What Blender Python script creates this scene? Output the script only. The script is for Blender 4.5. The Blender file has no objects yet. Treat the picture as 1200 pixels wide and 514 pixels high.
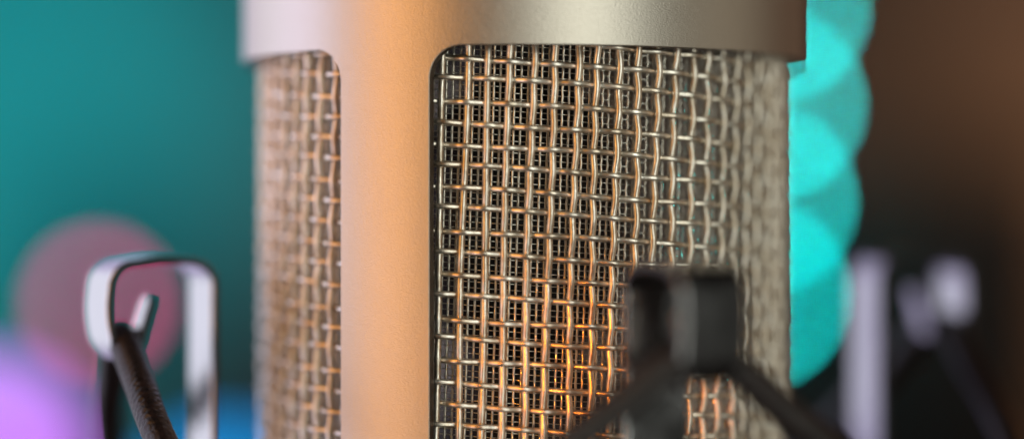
import bpy, math, random
import numpy as np
from mathutils import Vector
random.seed(7); rng = np.random.default_rng(7)
S = bpy.context.scene
C = S.collection
MM = 0.001
R_ = math.radians

# ---------------------------------------------------------------- camera
FPX = 2750.0                      # focal length in pixels of the 1200 px wide photograph
cam = bpy.data.cameras.new('camera'); co = bpy.data.objects.new('camera', cam); C.objects.link(co)
cam.sensor_width = 36; cam.lens = FPX * 36 / 1200
cam.clip_start = 0.01; cam.clip_end = 50
co.location = (0, -0.240, 0); co.rotation_euler = (R_(90), 0, 0)
cam.dof.use_dof = True; cam.dof.focus_distance = 0.2150; cam.dof.aperture_fstop = 4.15
S.camera = co

# ---------------------------------------------------------------- world, exposure
w = bpy.data.worlds.new('World'); S.world = w; w.use_nodes = True
bg = w.node_tree.nodes['Background']; bg.inputs[0].default_value = (0.55, 0.42, 0.36, 1); bg.inputs[1].default_value = 0.010
S.view_settings.view_transform = 'Standard'; S.view_settings.look = 'None'
S.view_settings.exposure = 0; S.view_settings.gamma = 1
S.cycles.use_denoising = True
S.cycles.use_adaptive_sampling = False
S.cycles.sample_clamp_direct = 0; S.cycles.sample_clamp_indirect = 4
S.cycles.max_bounces = 6
S.cycles.blur_glossy = 0.5
S.cycles.filter_width = 1.5


def area(name, loc, target, size, power, col):
    l = bpy.data.lights.new(name, 'AREA'); l.shape = 'RECTANGLE'; l.size, l.size_y = size
    l.energy = power; l.color = col
    o = bpy.data.objects.new(name, l); C.objects.link(o); o.location = loc
    o.rotation_euler = (Vector(target) - Vector(loc)).to_track_quat('-Z', 'Y').to_euler()
    return o


def pol(deg, d, z=0):
    a = R_(deg); return (d * math.sin(a), -d * math.cos(a), z)


# lamps and added fills round the microphone
area('cool_softbox', pol(-106, 0.45, 0.04), (0, 0, 0), (0.54, 0.70), 1.4, (0.90, 0.89, 1.0))
area('lilac_side_fill', pol(-98, 0.45, 0.0), (0, 0, 0), (0.16, 0.60), 0.24, (0.62, 0.50, 1.0))  # added fill, tints the left mesh mauve
area('lilac_lamp', pol(-152, 0.55, 0.0), (0, 0, 0), (0.30, 0.60), 0.42, (0.76, 0.67, 1.0))
area('orange_lamp', pol(-51, 0.45, 0.15), (0, 0, 0.02), (0.18, 0.66), 1.02, (1.0, 0.44, 0.10))
area('pink_fill_low', pol(-60, 0.45, -0.24), (0, 0, -0.02), (0.24, 0.22), 0.32, (1.0, 0.76, 0.78))  # added fill from below, pales the lower column
area('key_lamp', pol(24, 0.45, 0.03), (0, 0, 0), (0.20, 0.90), 1.32, (0.98, 1.0, 0.87))
area('right_fill_lamp', pol(84, 0.50, 0.0), (0, 0, 0), (0.34, 0.60), 0.20, (1.0, 0.82, 0.60))
area('brown_fill', pol(132, 0.50, 0.0), (0, 0, 0), (0.40, 0.60), 0.07, (1.0, 0.42, 0.20))  # added fill, stands in for brown surroundings reflected in the band
# lamps that colour the wall far behind
def spot(name, loc, target, power, col, angle, blend=1.0, r=0.05):
    l = bpy.data.lights.new(name, 'SPOT'); l.energy = power; l.color = col
    l.spot_size = R_(angle); l.spot_blend = blend; l.shadow_soft_size = r
    o = bpy.data.objects.new(name, l); C.objects.link(o); o.location = loc
    o.rotation_euler = (Vector(target) - Vector(loc)).to_track_quat('-Z', 'Y').to_euler()
    return o
spot('teal_wall_lamp', (-0.9, 1.0, 0.1), (-0.58, 2.2, 0.12), 78, (0.0, 0.82, 1.0), 40)
spot('brown_wall_lamp', (1.2, 1.1, 0.7), (0.50, 2.2, 0.18), 27, (1.0, 0.53, 0.29), 46)
spot('amber_wall_lamp', (1.2, 1.3, -0.5), (0.62, 2.2, -0.16), 20.0, (1.0, 0.52, 0.2), 36)


# ---------------------------------------------------------------- materials
def mat(name, base, metallic=0.0, rough=0.5, bump=None, rough_var=None, emit=None, tint=None):
    m = bpy.data.materials.new(name); m.use_nodes = True
    nt = m.node_tree; N = nt.nodes; L = nt.links; p = N['Principled BSDF']
    p.inputs['Base Color'].default_value = (*base, 1); p.inputs['Metallic'].default_value = metallic
    p.inputs['Roughness'].default_value = rough
    if emit:
        p.inputs['Emission Color'].default_value = (*emit[0], 1); p.inputs['Emission Strength'].default_value = emit[1]
    tc = N.new('ShaderNodeTexCoord')
    if bump:
        sc, st, dist, stretch = bump
        mp = N.new('ShaderNodeMapping'); mp.inputs['Scale'].default_value = stretch
        n = N.new('ShaderNodeTexNoise'); n.inputs['Scale'].default_value = sc; n.inputs['Detail'].default_value = 3
        b = N.new('ShaderNodeBump'); b.inputs['Strength'].default_value = st; b.inputs['Distance'].default_value = dist
        L.new(tc.outputs['Object'], mp.inputs[0]); L.new(mp.outputs[0], n.inputs['Vector'])
        L.new(n.outputs['Fac'], b.inputs['Height']); L.new(b.outputs[0], p.inputs['Normal'])
    if rough_var:
        sc, lo, hi = rough_var
        n = N.new('ShaderNodeTexNoise'); n.inputs['Scale'].default_value = sc; n.inputs['Detail'].default_value = 4
        r = N.new('ShaderNodeMapRange'); r.inputs[1].default_value = 0.3; r.inputs[2].default_value = 0.7
        r.inputs[3].default_value = lo; r.inputs[4].default_value = hi
        L.new(tc.outputs['Object'], n.inputs['Vector']); L.new(n.outputs['Fac'], r.inputs[0]); L.new(r.outputs[0], p.inputs['Roughness'])
    if tint:
        sc, ca, cb = tint
        n = N.new('ShaderNodeTexNoise'); n.inputs['Scale'].default_value = sc; n.inputs['Detail'].default_value = 5
        r = N.new('ShaderNodeValToRGB'); r.color_ramp.elements[0].position = .38; r.color_ramp.elements[1].position = .62
        r.color_ramp.elements[0].color = (*ca, 1); r.color_ramp.elements[1].color = (*cb, 1)
        L.new(tc.outputs['Object'], n.inputs['Vector']); L.new(n.outputs['Fac'], r.inputs[0]); L.new(r.outputs[0], p.inputs['Base Color'])
    return m


spot('orange_spot_fill', pol(-24, 0.32, 0.03), (0.0075, -0.025, -0.0150), 3.4, (1.0, 0.24, 0.015), 4.2, 1.0, 0.005)  # added spot without a known source, makes the orange patch beside the front clip
M_shell = mat('satin_nickel', (0.66, 0.62, 0.56), 1.0, 0.42, bump=(5200, 1.0, 0.000032, (1, 1, 2.0)), rough_var=(4500, 0.39, 0.46))
M_rim = mat('dark_rim_inner_shade', (0.12, 0.09, 0.07), 1.0, 0.5)  # dark colour also stands in for shade inside the shell, behind the mesh
M_wire = mat('grille_wire', (0.88, 0.82, 0.72), 1.0, 0.38, bump=(3000, 0.5, 0.00005, (1, 1, 1)), rough_var=(1500, 0.32, 0.46), tint=(700, (0.70, 0.60, 0.48), (0.95, 0.90, 0.82)))
M_fine = mat('fine_wire', (0.74, 0.72, 0.66), 1.0, 0.30)
M_caps = mat('capsule_black', (0.012, 0.012, 0.014), 0.0, 0.5)
M_clip = mat('polished_clip_steel', (0.62, 0.63, 0.66), 1.0, 0.18, rough_var=(300, 0.14, 0.22))
M_clipedge = mat('clip_edge_dark_reflection', (0.03, 0.03, 0.035), 0.3, 0.35)  # dark reflection along the steel edges, put into the colour
M_cord = mat('braided_elastic', (0.015, 0.010, 0.012), 0.0, 0.36, bump=(2600, 0.8, 0.00012, (1, 1, 1)), tint=(1500, (0.006, 0.0045, 0.006), (0.018, 0.010, 0.010)))
M_black = mat('black_enamel', (0.02, 0.02, 0.022), 0.2, 0.35, rough_var=(200, 0.3, 0.45))
M_wall = mat('wall_paint', (0.42, 0.42, 0.42), 0, 0.9, tint=(3.0, (0.13, 0.105, 0.095), (0.34, 0.27, 0.235)))
M_block = mat('dark_block', (0.03, 0.028, 0.032), 0, 0.7, tint=(6, (0.022, 0.020, 0.024), (0.04, 0.036, 0.04)))


# ---------------------------------------------------------------- mesh helpers (all in millimetres)
class MB:
    def __init__(s): s.v = []; s.f = []; s.mi = []; s.n = 0
    def add(s, v, f, mi=0):
        v = np.asarray(v, float); f = np.asarray(f, int)
        s.v.append(v); s.f.append(f + s.n); s.mi.append(np.full(len(f), mi)); s.n += len(v)
    def grid(s, P, mi=0, closed_u=False, closed_v=False, flip=False):
        P = np.asarray(P, float); a, b = P.shape[:2]
        I = np.arange(a * b).reshape(a, b)
        i0 = I if closed_u else I[:-1]; i1 = np.roll(I, -1, 0) if closed_u else I[1:]
        if closed_v: q = [i0, i1, np.roll(i1, -1, 1), np.roll(i0, -1, 1)]
        else: q = [i0[:, :-1], i1[:, :-1], i1[:, 1:], i0[:, 1:]]
        F = np.stack([x.ravel() for x in q], 1)
        if flip: F = F[:, ::-1]
        s.add(P.reshape(-1, 3), F, mi)
    def build(s, name, mats, parent=None, smooth=True, loc=None):
        V = np.concatenate(s.v) * MM; F = np.concatenate(s.f); mi = np.concatenate(s.mi)
        if loc is not None: V = V - np.asarray(loc)
        me = bpy.data.meshes.new(name); me.vertices.add(len(V)); me.vertices.foreach_set('co', V.ravel())
        me.loops.add(F.size); me.loops.foreach_set('vertex_index', F.ravel().astype(np.int32))
        me.polygons.add(len(F)); me.polygons.foreach_set('loop_start', (np.arange(len(F)) * F.shape[1]).astype(np.int32))
        me.polygons.foreach_set('loop_total', np.full(len(F), F.shape[1], np.int32))
        for m in (mats if isinstance(mats, (list, tuple)) else [mats]): me.materials.append(m)
        me.polygons.foreach_set('material_index', mi.astype(np.int32))
        me.polygons.foreach_set('use_smooth', np.full(len(F), smooth))
        me.update(calc_edges=True); me.validate()
        o = bpy.data.objects.new(name, me); C.objects.link(o)
        if loc is not None: o.location = loc
        if parent:
            o.parent = parent
            if loc is not None: o.location = Vector(loc) - parent.location
            else: o.location = -parent.location
            o.rotation_euler = (0, 0, 0)
        return o


def tube(mb, P, r, sides=8, mi=0, up=None, cap=True, disp=None):
    """sweep a circle (or displaced circle) along the polyline P"""
    P = np.asarray(P, float)
    if len(P) < 2: return
    T = np.gradient(P, axis=0); T /= np.linalg.norm(T, axis=1)[:, None]
    if up is None: up = np.array([0, 0, 1.0]) if abs(T[0, 2]) < .8 else np.array([1.0, 0, 0])
    up = np.broadcast_to(np.asarray(up, float), P.shape)
    A = np.cross(T, up); A /= np.linalg.norm(A, axis=1)[:, None]
    B = np.cross(T, A)
    th = np.arange(sides) * 2 * math.pi / sides
    rr = np.broadcast_to(np.asarray(r, float), (len(P),))[:, None] * np.ones((1, sides))
    if disp is not None:
        s = np.concatenate([[0], np.cumsum(np.linalg.norm(np.diff(P, axis=0), axis=1))])
        rr = rr + disp(s[:, None], th[None, :])
    G = P[:, None, :] + rr[:, :, None] * (np.cos(th)[None, :, None] * A[:, None, :] + np.sin(th)[None, :, None] * B[:, None, :])
    if cap:
        G = np.concatenate([np.repeat(P[:1][:, None, :], sides, 1), G, np.repeat(P[-1:][:, None, :], sides, 1)], 0)
    mb.grid(G, mi, closed_v=True)


def lathe(mb, prof, cx, cy, n=128, mi=0):
    prof = np.asarray(prof, float); a = np.arange(n) * 2 * math.pi / n
    G = np.zeros((len(prof), n, 3))
    G[:, :, 0] = cx + prof[:, :1] * np.sin(a); G[:, :, 1] = cy - prof[:, :1] * np.cos(a); G[:, :, 2] = prof[:, 1:2]
    mb.grid(G, mi, closed_v=True, flip=False)


def catmull(P, n=12):
    P = np.asarray(P, float); Q = np.vstack([2 * P[0] - P[1], P, 2 * P[-1] - P[-2]]); out = []
    for i in range(1, len(Q) - 2):
        p0, p1, p2, p3 = Q[i - 1:i + 3]; t = np.linspace(0, 1, n, endpoint=False)[:, None]
        out.append(.5 * ((2 * p1) + (-p0 + p2) * t + (2 * p0 - 5 * p1 + 4 * p2 - p3) * t ** 2 + (-p0 + 3 * p1 - 3 * p2 + p3) * t ** 3))
    out.append(P[-1:]); return np.vstack(out)


def empty(name, loc, label, cat, group=None):
    o = bpy.data.objects.new(name, None); C.objects.link(o); o.location = loc; o.empty_display_size = .01
    o['label'] = label; o['category'] = cat
    if group: o['group'] = group
    return o


# ---------------------------------------------------------------- wall and block far behind
mb = MB(); mb.grid([[(-3000, 2200, -1800), (-3000, 2200, 1800)], [(3500, 2200, -1800), (3500, 2200, 1800)]])
o = mb.build('wall', M_wall, smooth=False); o['kind'] = 'structure'

# ---------------------------------------------------------------- microphone
CX = 1.15                                     # axis of the microphone, mm
mic = empty('condenser_microphone', (CX * MM, 0, -0.09), 'silver studio microphone with rounded windows over woven wire mesh, filling the middle', 'microphone')
RO, RI = 28.4, 27.15                          # shell, outer and inner radius
ZT, ZB, RC = 15.85, -31.0, 3.1                # window top, bottom, corner radius
COLS = [-0.4765, -0.4765 + math.pi]; HW = 0.1640
ZTOP = 27.0


def cyl(s_phi, z, r):
    s_phi, z = np.broadcast_arrays(np.asarray(s_phi, float), np.asarray(z, float))
    return np.stack([CX + r * np.sin(s_phi), -r * np.cos(s_phi), z + 0 * s_phi], -1)


mb = MB()
for ci in range(2):
    c0 = COLS[ci]
    a, b = c0 - HW, c0 + HW                   # the upright
    ph = np.linspace(a, b, 14)
    for r, fl in ((RO, False), (RI, True)):
        z = np.array([ZB - 12.0, ZB + RC, ZT - RC, ZTOP])
        mb.grid(cyl(ph[:, None], z[None, :], r), mi=int(fl), flip=fl)
    wa, wb = b, c0 + math.pi - HW     # the window
    rc = RC / RO
    t = np.linspace(0, math.pi / 2, 14)
    left = wa + rc * (1 - np.cos(t)); dz = RC * (1 - np.sin(t))
    ph = np.concatenate([left, np.linspace(wa + rc, wb - rc, 90)[1:-1], (wb - rc * (1 - np.cos(t)))[::-1]])
    d = np.concatenate([dz, np.zeros(88), dz[::-1]])
    for r, fl in ((RO, False), (RI, True)):
        zt = ZT - d
        mb.grid(np.stack([cyl(ph, zt, r), cyl(ph, 0 * zt + ZTOP, r)], 1), mi=int(fl), flip=fl)
        zb = ZB + d
        mb.grid(np.stack([cyl(ph, 0 * zb + ZB - 12, r), cyl(ph, zb, r)], 1), mi=int(fl), flip=fl)
    # rim round the opening, with a small rounded edge
    out_phi = np.concatenate([ph, [wb] * 10, ph[::-1], [wa] * 10])
    out_z = np.concatenate([ZT - d, np.linspace(ZT - RC, ZB + RC, 12)[1:-1], (ZB + d)[::-1], np.linspace(ZB + RC, ZT - RC, 12)[1:-1]])
    cph, cz = (wa + wb) / 2, (ZT + ZB) / 2
    P2 = np.stack([out_phi * RO, out_z], 1)
    Tn = np.roll(P2, -1, 0) - np.roll(P2, 1, 0); Tn /= np.linalg.norm(Tn, axis=1)[:, None]
    Nn = np.stack([Tn[:, 1], -Tn[:, 0]], 1)
    Nn *= np.sign(np.sum(Nn * (np.array([cph * RO, cz]) - P2), 1))[:, None]
    ce = 0.07; rings = []
    for off, dr in ((0, 0), (ce * .3, ce * .05), (ce * .75, ce * .35), (ce, ce), (ce, RO - RI)):
        Q = P2 + Nn * off; rings.append(cyl(Q[:, 0] / RO, Q[:, 1], RO - dr))
    mb.grid(np.array(rings[:4]), mi=0, closed_v=True); mb.grid(np.array(rings[3:]), mi=1, closed_v=True)
# domed cap over the shell and bottom lip
capp = [(RO, ZTOP)] + [(RO - 5 + 5 * math.cos(t), ZTOP + 5 * math.sin(t)) for t in np.linspace(0, math.pi / 2, 10)[1:]] + [(10, ZTOP + 5.8), (0.001, ZTOP + 6)]
lathe(mb, capp, CX, 0, 96)
mb.build('grille_frame', [M_shell, M_rim], mic)
mb = MB(); lathe(mb, [(0.01, -90), (24, -90), (27.6, -86), (27.6, -45), (28.4, -43.2), (0.01, -43.2)], CX, 0, 96)
mb.build('body_tube', M_shell, mic)


def woven(name, RM, nwarp, pz, rw, rh, turns, lean, z0, z1, spp, sides, wob, material, seam, zoff=0.0, poff=0.0):
    """plain weave on a cylinder: upright wires and slightly descending round wires, each crimped over and under"""
    mb = MB(); dph = 2 * math.pi / nwarp; slope = turns * pz / (2 * math.pi)   # drop in mm per radian
    amp_v = (rw + rh) * .23; amp_h = (rw + rh) * .58
    def lean_phi(z): return lean * z / RM
    for k in range(nwarp):
        z = np.arange(z0, z1, pz / spp)
        ph0 = seam + k * dph + rng.normal(0, wob * dph) + poff
        ph = ph0 + lean_phi(z) + wob * 1.6 * dph * np.sin(z / rng.uniform(4, 9) + rng.uniform(0, 6))
        v = (z - zoff + slope * ph) / pz
        side = amp_v * np.cos(math.pi * (v + k))
        # lateral crimp seen in drawn wire
        ph = ph + 0.10 * rw / RM * np.cos(math.pi * (v + k))
        P = cyl(ph, z, RM + side)
        tube(mb, P, rw, sides, up=np.stack([np.sin(ph), -np.cos(ph), 0 * ph], 1), cap=False)
    jmin = int((z0 + slope * seam) / pz) - 2; jmax = int((z1 + slope * (seam + 2 * math.pi)) / pz) + 3
    for j in range(jmin, jmax):
        ph = np.arange(seam, seam + 2 * math.pi, dph / spp)
        z = zoff + j * pz - slope * ph + rng.normal(0, wob * pz) + wob * 1.2 * pz * np.sin(ph * rng.uniform(3, 8) + rng.uniform(0, 6))
        u = (ph - lean_phi(z) - seam - poff) / dph
        side = -amp_h * np.cos(math.pi * (u + j))
        P = cyl(ph, z, RM + side)
        ok = (z > z0) & (z < z1)
        idx = np.flatnonzero(ok)
        if len(idx) < 4: continue
        P = P[idx[0]:idx[-1] + 1]
        tube(mb, P, rh, sides, up=(0, 0, 1), cap=False)
    return mb.build(name, material, mic)


SEAM = COLS[1] - 2 * math.pi
woven('outer_mesh', 26.35, 82, 1.98, 0.335, 0.275, 5, 0.026, -33, 20, 6, 8, 0.042, M_wire, SEAM, zoff=0.55, poff=0.03)
woven('inner_mesh', 25.2, 250, 0.545, 0.13, 0.052, 5 * 3.63, 0.026, -33, 20, 2, 5, 0.02, M_fine, SEAM)

# capsule inside: a black drum turned edge-on, in a stirrup
mb = MB()
ang = R_(63)
for rr, hh in ((13.5, 6.0), (15.2, 3.2)):
    prof = [(0.01, -hh), (rr - 1, -hh), (rr, -hh + 1), (rr, hh - 1), (rr - 1, hh), (0.01, hh)]
    a = np.linspace(0, 2 * math.pi, 48, endpoint=False)
    G = np.zeros((len(prof), 48, 3))
    for i, (r, h) in enumerate(prof):
        lx, lz, ln = r * np.cos(a), r * np.sin(a), h
        G[i, :, 0] = CX + lx * math.cos(ang) + ln * math.sin(ang)
        G[i, :, 1] = lx * math.sin(ang) - ln * math.cos(ang); G[i, :, 2] = lz
    mb.grid(G, closed_v=True)
lathe(mb, [(0.01, -43), (9, -43), (9, -22), (7, -16), (5, -12), (0.01, -12)], CX, 0, 40)
lathe(mb, [(0.01, 12), (5, 12), (7, 16), (9, 22), (9, 27), (0.01, 27)], CX, 0, 40)
mb.build('capsule', M_caps, mic)

# ---------------------------------------------------------------- shock mount: steel hooks on a ring, elastic cords
mount = empty('shock_mount', (3 * MM, 0, -0.036), 'steel and black shock mount with bent strip clips and braided cords around the microphone', 'shock mount')
WS, TH = 6.1, 0.75


def clip_profile(zt=-4.0):
    P = [(-5.3, -36), (-5.3, -20), (-5.3, zt - 3.2)]
    for t in np.linspace(math.pi, math.pi / 2, 7)[1:]: P.append((-5.3 + 2.6 + 2.6 * math.cos(t), zt - 2.4 + 2.4 * math.sin(t)))
    P.append((0.2, zt + .12))
    for t in np.linspace(math.pi / 2, 0, 7): P.append((5.3 - 2.4 + 2.4 * math.cos(t), zt - 2.6 + 2.4 * math.sin(t)))
    P += [(5.45, -8.6), (5.1, -11.2), (4.2, -12.9), (3.0, -13.2), (1.9, -12.2), (1.3, -10.4), (0.8, -8.8), (0.3, -7.4)]
    out = [np.array(P[0]), np.array(P[1])]
    Q = catmull(P[1:], 5)
    return np.vstack([[P[0]], Q])


def clip(cx, cy, phi, cphi, label=None):
    r = np.array([math.sin(phi), -math.cos(phi), 0]); t = np.array([math.cos(phi), math.sin(phi), 0]); zz = np.array([0, 0, 1.0])
    P = clip_profile(); T = np.gradient(P, axis=0); T /= np.linalg.norm(T, axis=1)[:, None]
    Nn = np.stack([-T[:, 1], T[:, 0]], 1)
    n = len(P)
    s = np.concatenate([[0], np.cumsum(np.linalg.norm(np.diff(P, axis=0), axis=1))]); s = s[-1] - s
    wd = np.where(s < 7.5, WS * (0.42 + 0.08 * s / 7.5), WS)             # tongue at the end is narrower
    wd = np.where((s >= 7.5) & (s < 9.5), WS * (0.5 + .5 * (s - 7.5) / 2), wd)
    wd = np.where(s < .8, wd * np.sqrt(np.clip(.2 + s, 0, 1)), wd)
    # cross-section: flat faces with rounded edges
    c = .22; sec = []
    for sx, sy in ((1, 1), (1, -1), (-1, -1), (-1, 1)):
        arc = [(-.3, 1), (0, 1), (.7, .7), (1, 0), (1, -.3)]
        if sx * sy < 0: arc = arc[::-1]
        for ax, ay in arc: sec.append((sx, sy, ax, ay))
    G = np.zeros((n, len(sec), 3))
    for i in range(n):
        for j, (sx, sy, ax, ay) in enumerate(sec):
            a = sx * (wd[i] / 2 - c + c * ax); b = sy * (TH / 2 - c + c * ay)
            q = P[i] + Nn[i] * b
            G[i, j] = np.array([cx, cy, 0]) + r * q[0] + zz * q[1] + t * a
    G = np.concatenate([np.repeat(G[:1].mean(1, keepdims=True), len(sec), 1), G, np.repeat(G[-1:].mean(1, keepdims=True), len(sec), 1)])
    mb = MB(); mb.grid(G, closed_v=True)
    F = mb.f[0]; m = np.array([1 if (j % 10) in (2, 3, 4, 5, 6) else 0 for i in range(n + 1) for j in range(20)])
    mb.mi = [m]
    o = mb.build('clip', [M_clip, M_clipedge], mount)
    if label: o['label'] = label
    r = np.array([math.sin(cphi), -math.cos(cphi), 0]); t = np.array([math.cos(cphi), math.sin(cphi), 0])
    # the cord: an inverted V whose bend lies in the curl of the clip
    A = np.array([cx, cy, 0]) + r * 3.3 + zz * -11.25
    pts = []
    for u, dz_, ri in ((-24, -17, -3.5), (-13, -8.4, -1.2), (-7.5, -4.3, -.6), (-4.2, -1.7, -.2), (-2, -.45, 0), (0, 0, 0), (2, -.45, 0), (4.2, -1.7, -.2), (7.5, -4.3, -.6), (13, -8.4, -1.2), (24, -17, -3.5)):
        pts.append(A + t * u + zz * dz_ + r * ri)
    P3 = catmull(pts, 34)
    mb = MB()
    def braid(s, th):
        return 0.06 * (np.maximum(np.sin(8 * th + s * 8.2), np.sin(8 * th - s * 8.2)) - .3)
    tube(mb, P3, 1.45, 48, disp=braid, up=tuple(r))
    mb.build('elastic_cord', M_cord, mount)


clip(-34.9, -12.0, R_(-60), R_(-70), 'clip at the left, its strip faces catching white light')
clip(14.4, -43.0, R_(23), R_(20), 'dark clip in front of the mesh, nearest the viewer')
clip(43.6, 16.0, R_(109), R_(112), 'blurred clip at the right, behind')
mb = MB()
a = np.linspace(0, 2 * math.pi, 97)
tube(mb, np.stack([5 + 39 * np.cos(a), 39 * np.sin(a), 0 * a - 37.5], 1), 2.2, 14, up=(0, 0, 1), cap=False)
mb.build('mount_ring', M_black, mount)


# ---------------------------------------------------------------- lamps far behind the microphone (out of focus)
def lamp(name, px, py, z_mm, rad_px, col, strength, label, cat, group=None, squash=1.0):
    """a small glowing globe on a dark socket; px/py only used once here to measure where it stands"""
    x = (px - 600) * z_mm / FPX; z = (257 - py) * z_mm / FPX; y = z_mm - 240; r = rad_px * z_mm / FPX
    e = empty(name, (x * MM, y * MM, (z - r * 1.6) * MM), label, cat, group)
    mb = MB()
    n = 24; t = np.linspace(0.02, math.pi - .35, n)
    prof = [(r * math.sin(q), z + r * squash * math.cos(q)) for q in t]
    lathe(mb, prof, x, y, 32)
    m = mat(name + '_glow', (0.02, 0.02, 0.02), 0, .4, emit=(col, strength))
    mb.build('globe', m, e)
    mb = MB(); zb = z - r * squash * math.cos(.35)
    lathe(mb, [(r * .36, zb), (r * .42, zb - r * .1), (r * .42, zb - r * .7), (r * .2, zb - r * .9), (0.01, zb - r * .9)], x, y, 24)
    mb.build('socket', M_black, e)
    return e


TL = 2040
words = ['topmost', 'second from the top', 'third from the top', 'lowest']
for i, (px, py) in enumerate([(907, 8), (902, 122), (892, 234), (884, 345)]):
    lamp('string_light', px, py, TL, 9.5, (0.0, 0.60, 0.58), 86, f'{words[i]} of the four teal lights behind the microphone at its right', 'light', 'teal lights in a column behind the microphone')
lamp('pink_lamp', 115, 355, 900, 16, (0.74, 0.04, 0.20), 11, 'dim pink round light behind the left clip', 'light')
lamp('purple_lamp', -12, 528, 1900, 50, (0.66, 0.20, 1.0), 4.8, 'bright lilac light in the lower left corner', 'light')
lamp('blue_lamp', 262, 600, 1900, 46, (0.0, 0.36, 0.95), 3.6, 'blue light low between the left clip and the microphone', 'light')

# dark block standing in front of the wall on the right
blk = MB()  # plain box for a dark background shape of unknown kind
x0, x1, y0, y1, z0, z1 = 262, 520, 1890, 2120, -1000, 52
b = 4.0
V = [(x0, y0, z0), (x1, y0, z0), (x1, y1, z0), (x0, y1, z0), (x0, y0, z1 - b), (x1, y0, z1 - b), (x1, y1, z1 - b), (x0, y1, z1 - b),
     (x0 + b, y0 + b, z1), (x1 - b, y0 + b, z1), (x1 - b, y1 - b, z1), (x0 + b, y1 - b, z1)]
F = [(0, 1, 5, 4), (1, 2, 6, 5), (2, 3, 7, 6), (3, 0, 4, 7), (4, 5, 9, 8), (5, 6, 10, 9), (6, 7, 11, 10), (7, 4, 8, 11), (8, 9, 10, 11), (3, 2, 1, 0)]
blk.add(V, F)
o = blk.build('block', M_block, smooth=False); o['label'] = 'dark blurred cabinet in the background at the right, behind the rear clip'; o['category'] = 'block'
